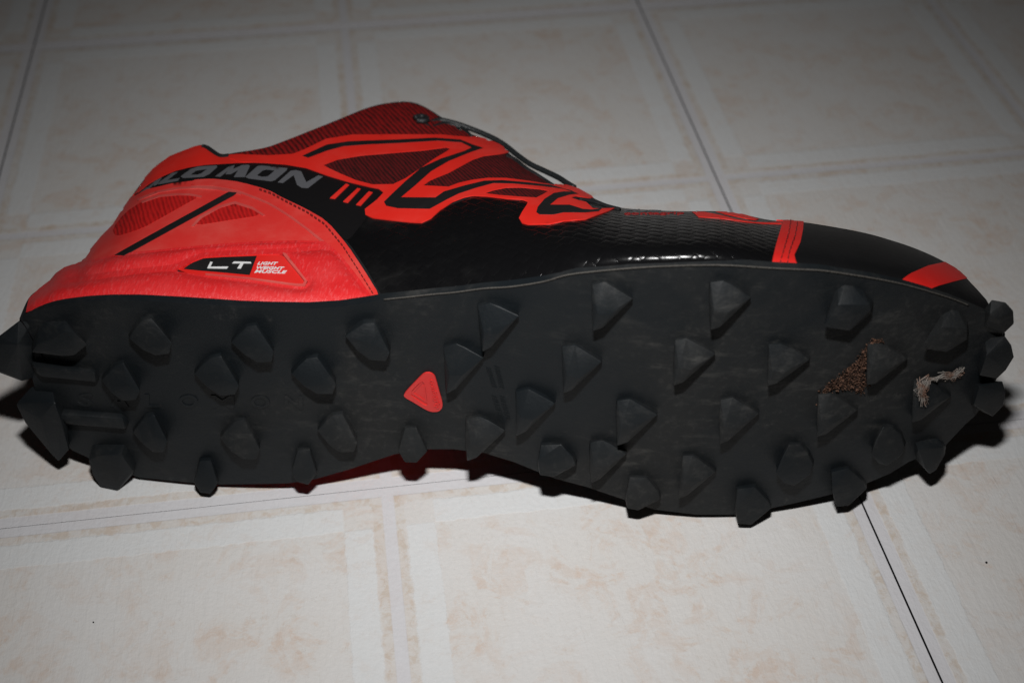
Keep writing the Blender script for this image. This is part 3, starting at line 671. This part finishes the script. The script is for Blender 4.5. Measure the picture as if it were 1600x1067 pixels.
patch('badge_rim', [(641,614.6),(658.5,597),(661,598),(646,613.8),(664,625.5),(662,603),(664,602),(668,630.5)], M['badge'], badge, .045, .05, proj=proj_sole, step=3)
text('lettering', 'contagrip', (668.5, 593.5), (11.5, 45), (10, -2.5), M['badge'], badge, .105, .05, proj=proj_sole)

# ------------------------------------------------------------------ stuck debris (things of their own)
def mat_mix(name, a, b, sc, rough=.9):
    t = NT(name, rough, .2); t.col(t.mix(t.ramp(t.noise(t.obj(), sc, 3), .4, .65), a, b)); return t.m
M['dirt'] = mat_mix('soil', (.018, .010, .007), (.12, .062, .040), 1100)
M['grass'] = mat_mix('dry_fibre', (.24, .22, .20), (.15, .085, .06), 240)
def to_world(p): return A + (XL*p.x + YL*p.y)*.01 + Vector((0, 0, p.z*.01))
def dirt():
    P = [(1280,632),(1284,612),(1296,600),(1312,590),(1325,575),(1338,566),(1350,549),(1362,534),(1376,531),(1378,545),(1370,556),(1358,568),(1350,578),(1352,590),(1356,600),(1345,614),(1333,609),(1318,607),(1300,608),(1292,616),(1288,634)]
    V, Fa = [], []; c = at_sole(1330, 585); base = to_world(c)
    while len(V) < 900*6:
        x, y = random.uniform(1274, 1384), random.uniform(526, 640)
        e = edged(x, y, [P])
        if not (inpoly(x, y, P) or (e < 5 and random.random() < .22)): continue
        p = to_world(at_sole(x, y, random.uniform(0, .11)))-base; r = random.choice((.00015, .0002, .0002, .00026, .00036))
        k = len(V)
        for d in ((1,0,0),(-1,0,0),(0,1,0),(0,-1,0),(0,0,1),(0,0,-1)): V.append(p+Vector(d)*r*random.uniform(.6, 1.4))
        Fa += [(k,k+2,k+4),(k+2,k+1,k+4),(k+1,k+3,k+4),(k+3,k,k+4),(k+2,k,k+5),(k+1,k+2,k+5),(k+3,k+1,k+5),(k,k+3,k+5)]
    v, f = triangulate([(x+random.uniform(-2.5, 2.5), y+random.uniform(-2.5, 2.5)) for x, y in dens(P, 5)], (), 3.5, 3)
    k = len(V); V += [to_world(at_sole(*q, random.choice((.0, .03, .05, .08))))-base for q in v]; Fa += [tuple(i+k for i in t) for t in f]
    o = mesh_obj('dirt_clump', V, Fa, M['dirt'], None, 1, False); o.location = base
    tag(o, label='crumbly brown smear of soil stuck between the studs near the toe', category='dirt')
dirt()
def wisp():
    base = to_world(at_sole(1460, 600)); V, Fa = [], []
    path = [(1444,626),(1441,612),(1443,600),(1450,593),(1462,592),(1474,588),(1486,588),(1496,584),(1503,578)]
    for n in range(240):
        i = random.choice([0, 0, 1, 1, 2, 3, 4, 5, 6, 6]); m = min(len(path)-1, i+random.choice((1, 2, 2)))
        sp = 6.5 if i in (0, 1) else 5.5 if i in (5, 6) else 3.2
        q = [(path[j][0]+random.gauss(0, sp*.6), path[j][1]+random.gauss(0, sp*.6)) for j in range(i, m+1)]
        pts = [to_world(at_sole(x, y, random.uniform(.04, .16)+.5*max(0, min(1, (y-596)/14))))-base for x, y in q]
        r = random.uniform(.00005, .00012)
        for a, b in zip(pts, pts[1:]):
            t = (b-a).normalized(); u = t.cross(Vector((.3, .5, .8))).normalized(); w = t.cross(u); k = len(V)
            for e in (a-t*r, b+t*r):
                for s in range(4): V.append(e+(u*math.cos(s*1.57)+w*math.sin(s*1.57))*r)
            Fa += [(k+s, k+(s+1) % 4, k+4+(s+1) % 4, k+4+s) for s in range(4)] + [(k, k+1, k+2, k+3), (k+7, k+6, k+5, k+4)]
    o = mesh_obj('dried_grass', V, Fa, M['grass'], None, 1, False); o.location = base
    tag(o, label='small pale wisp of dried grass stuck among the studs at the toe end', category='grass wisp')
wisp()
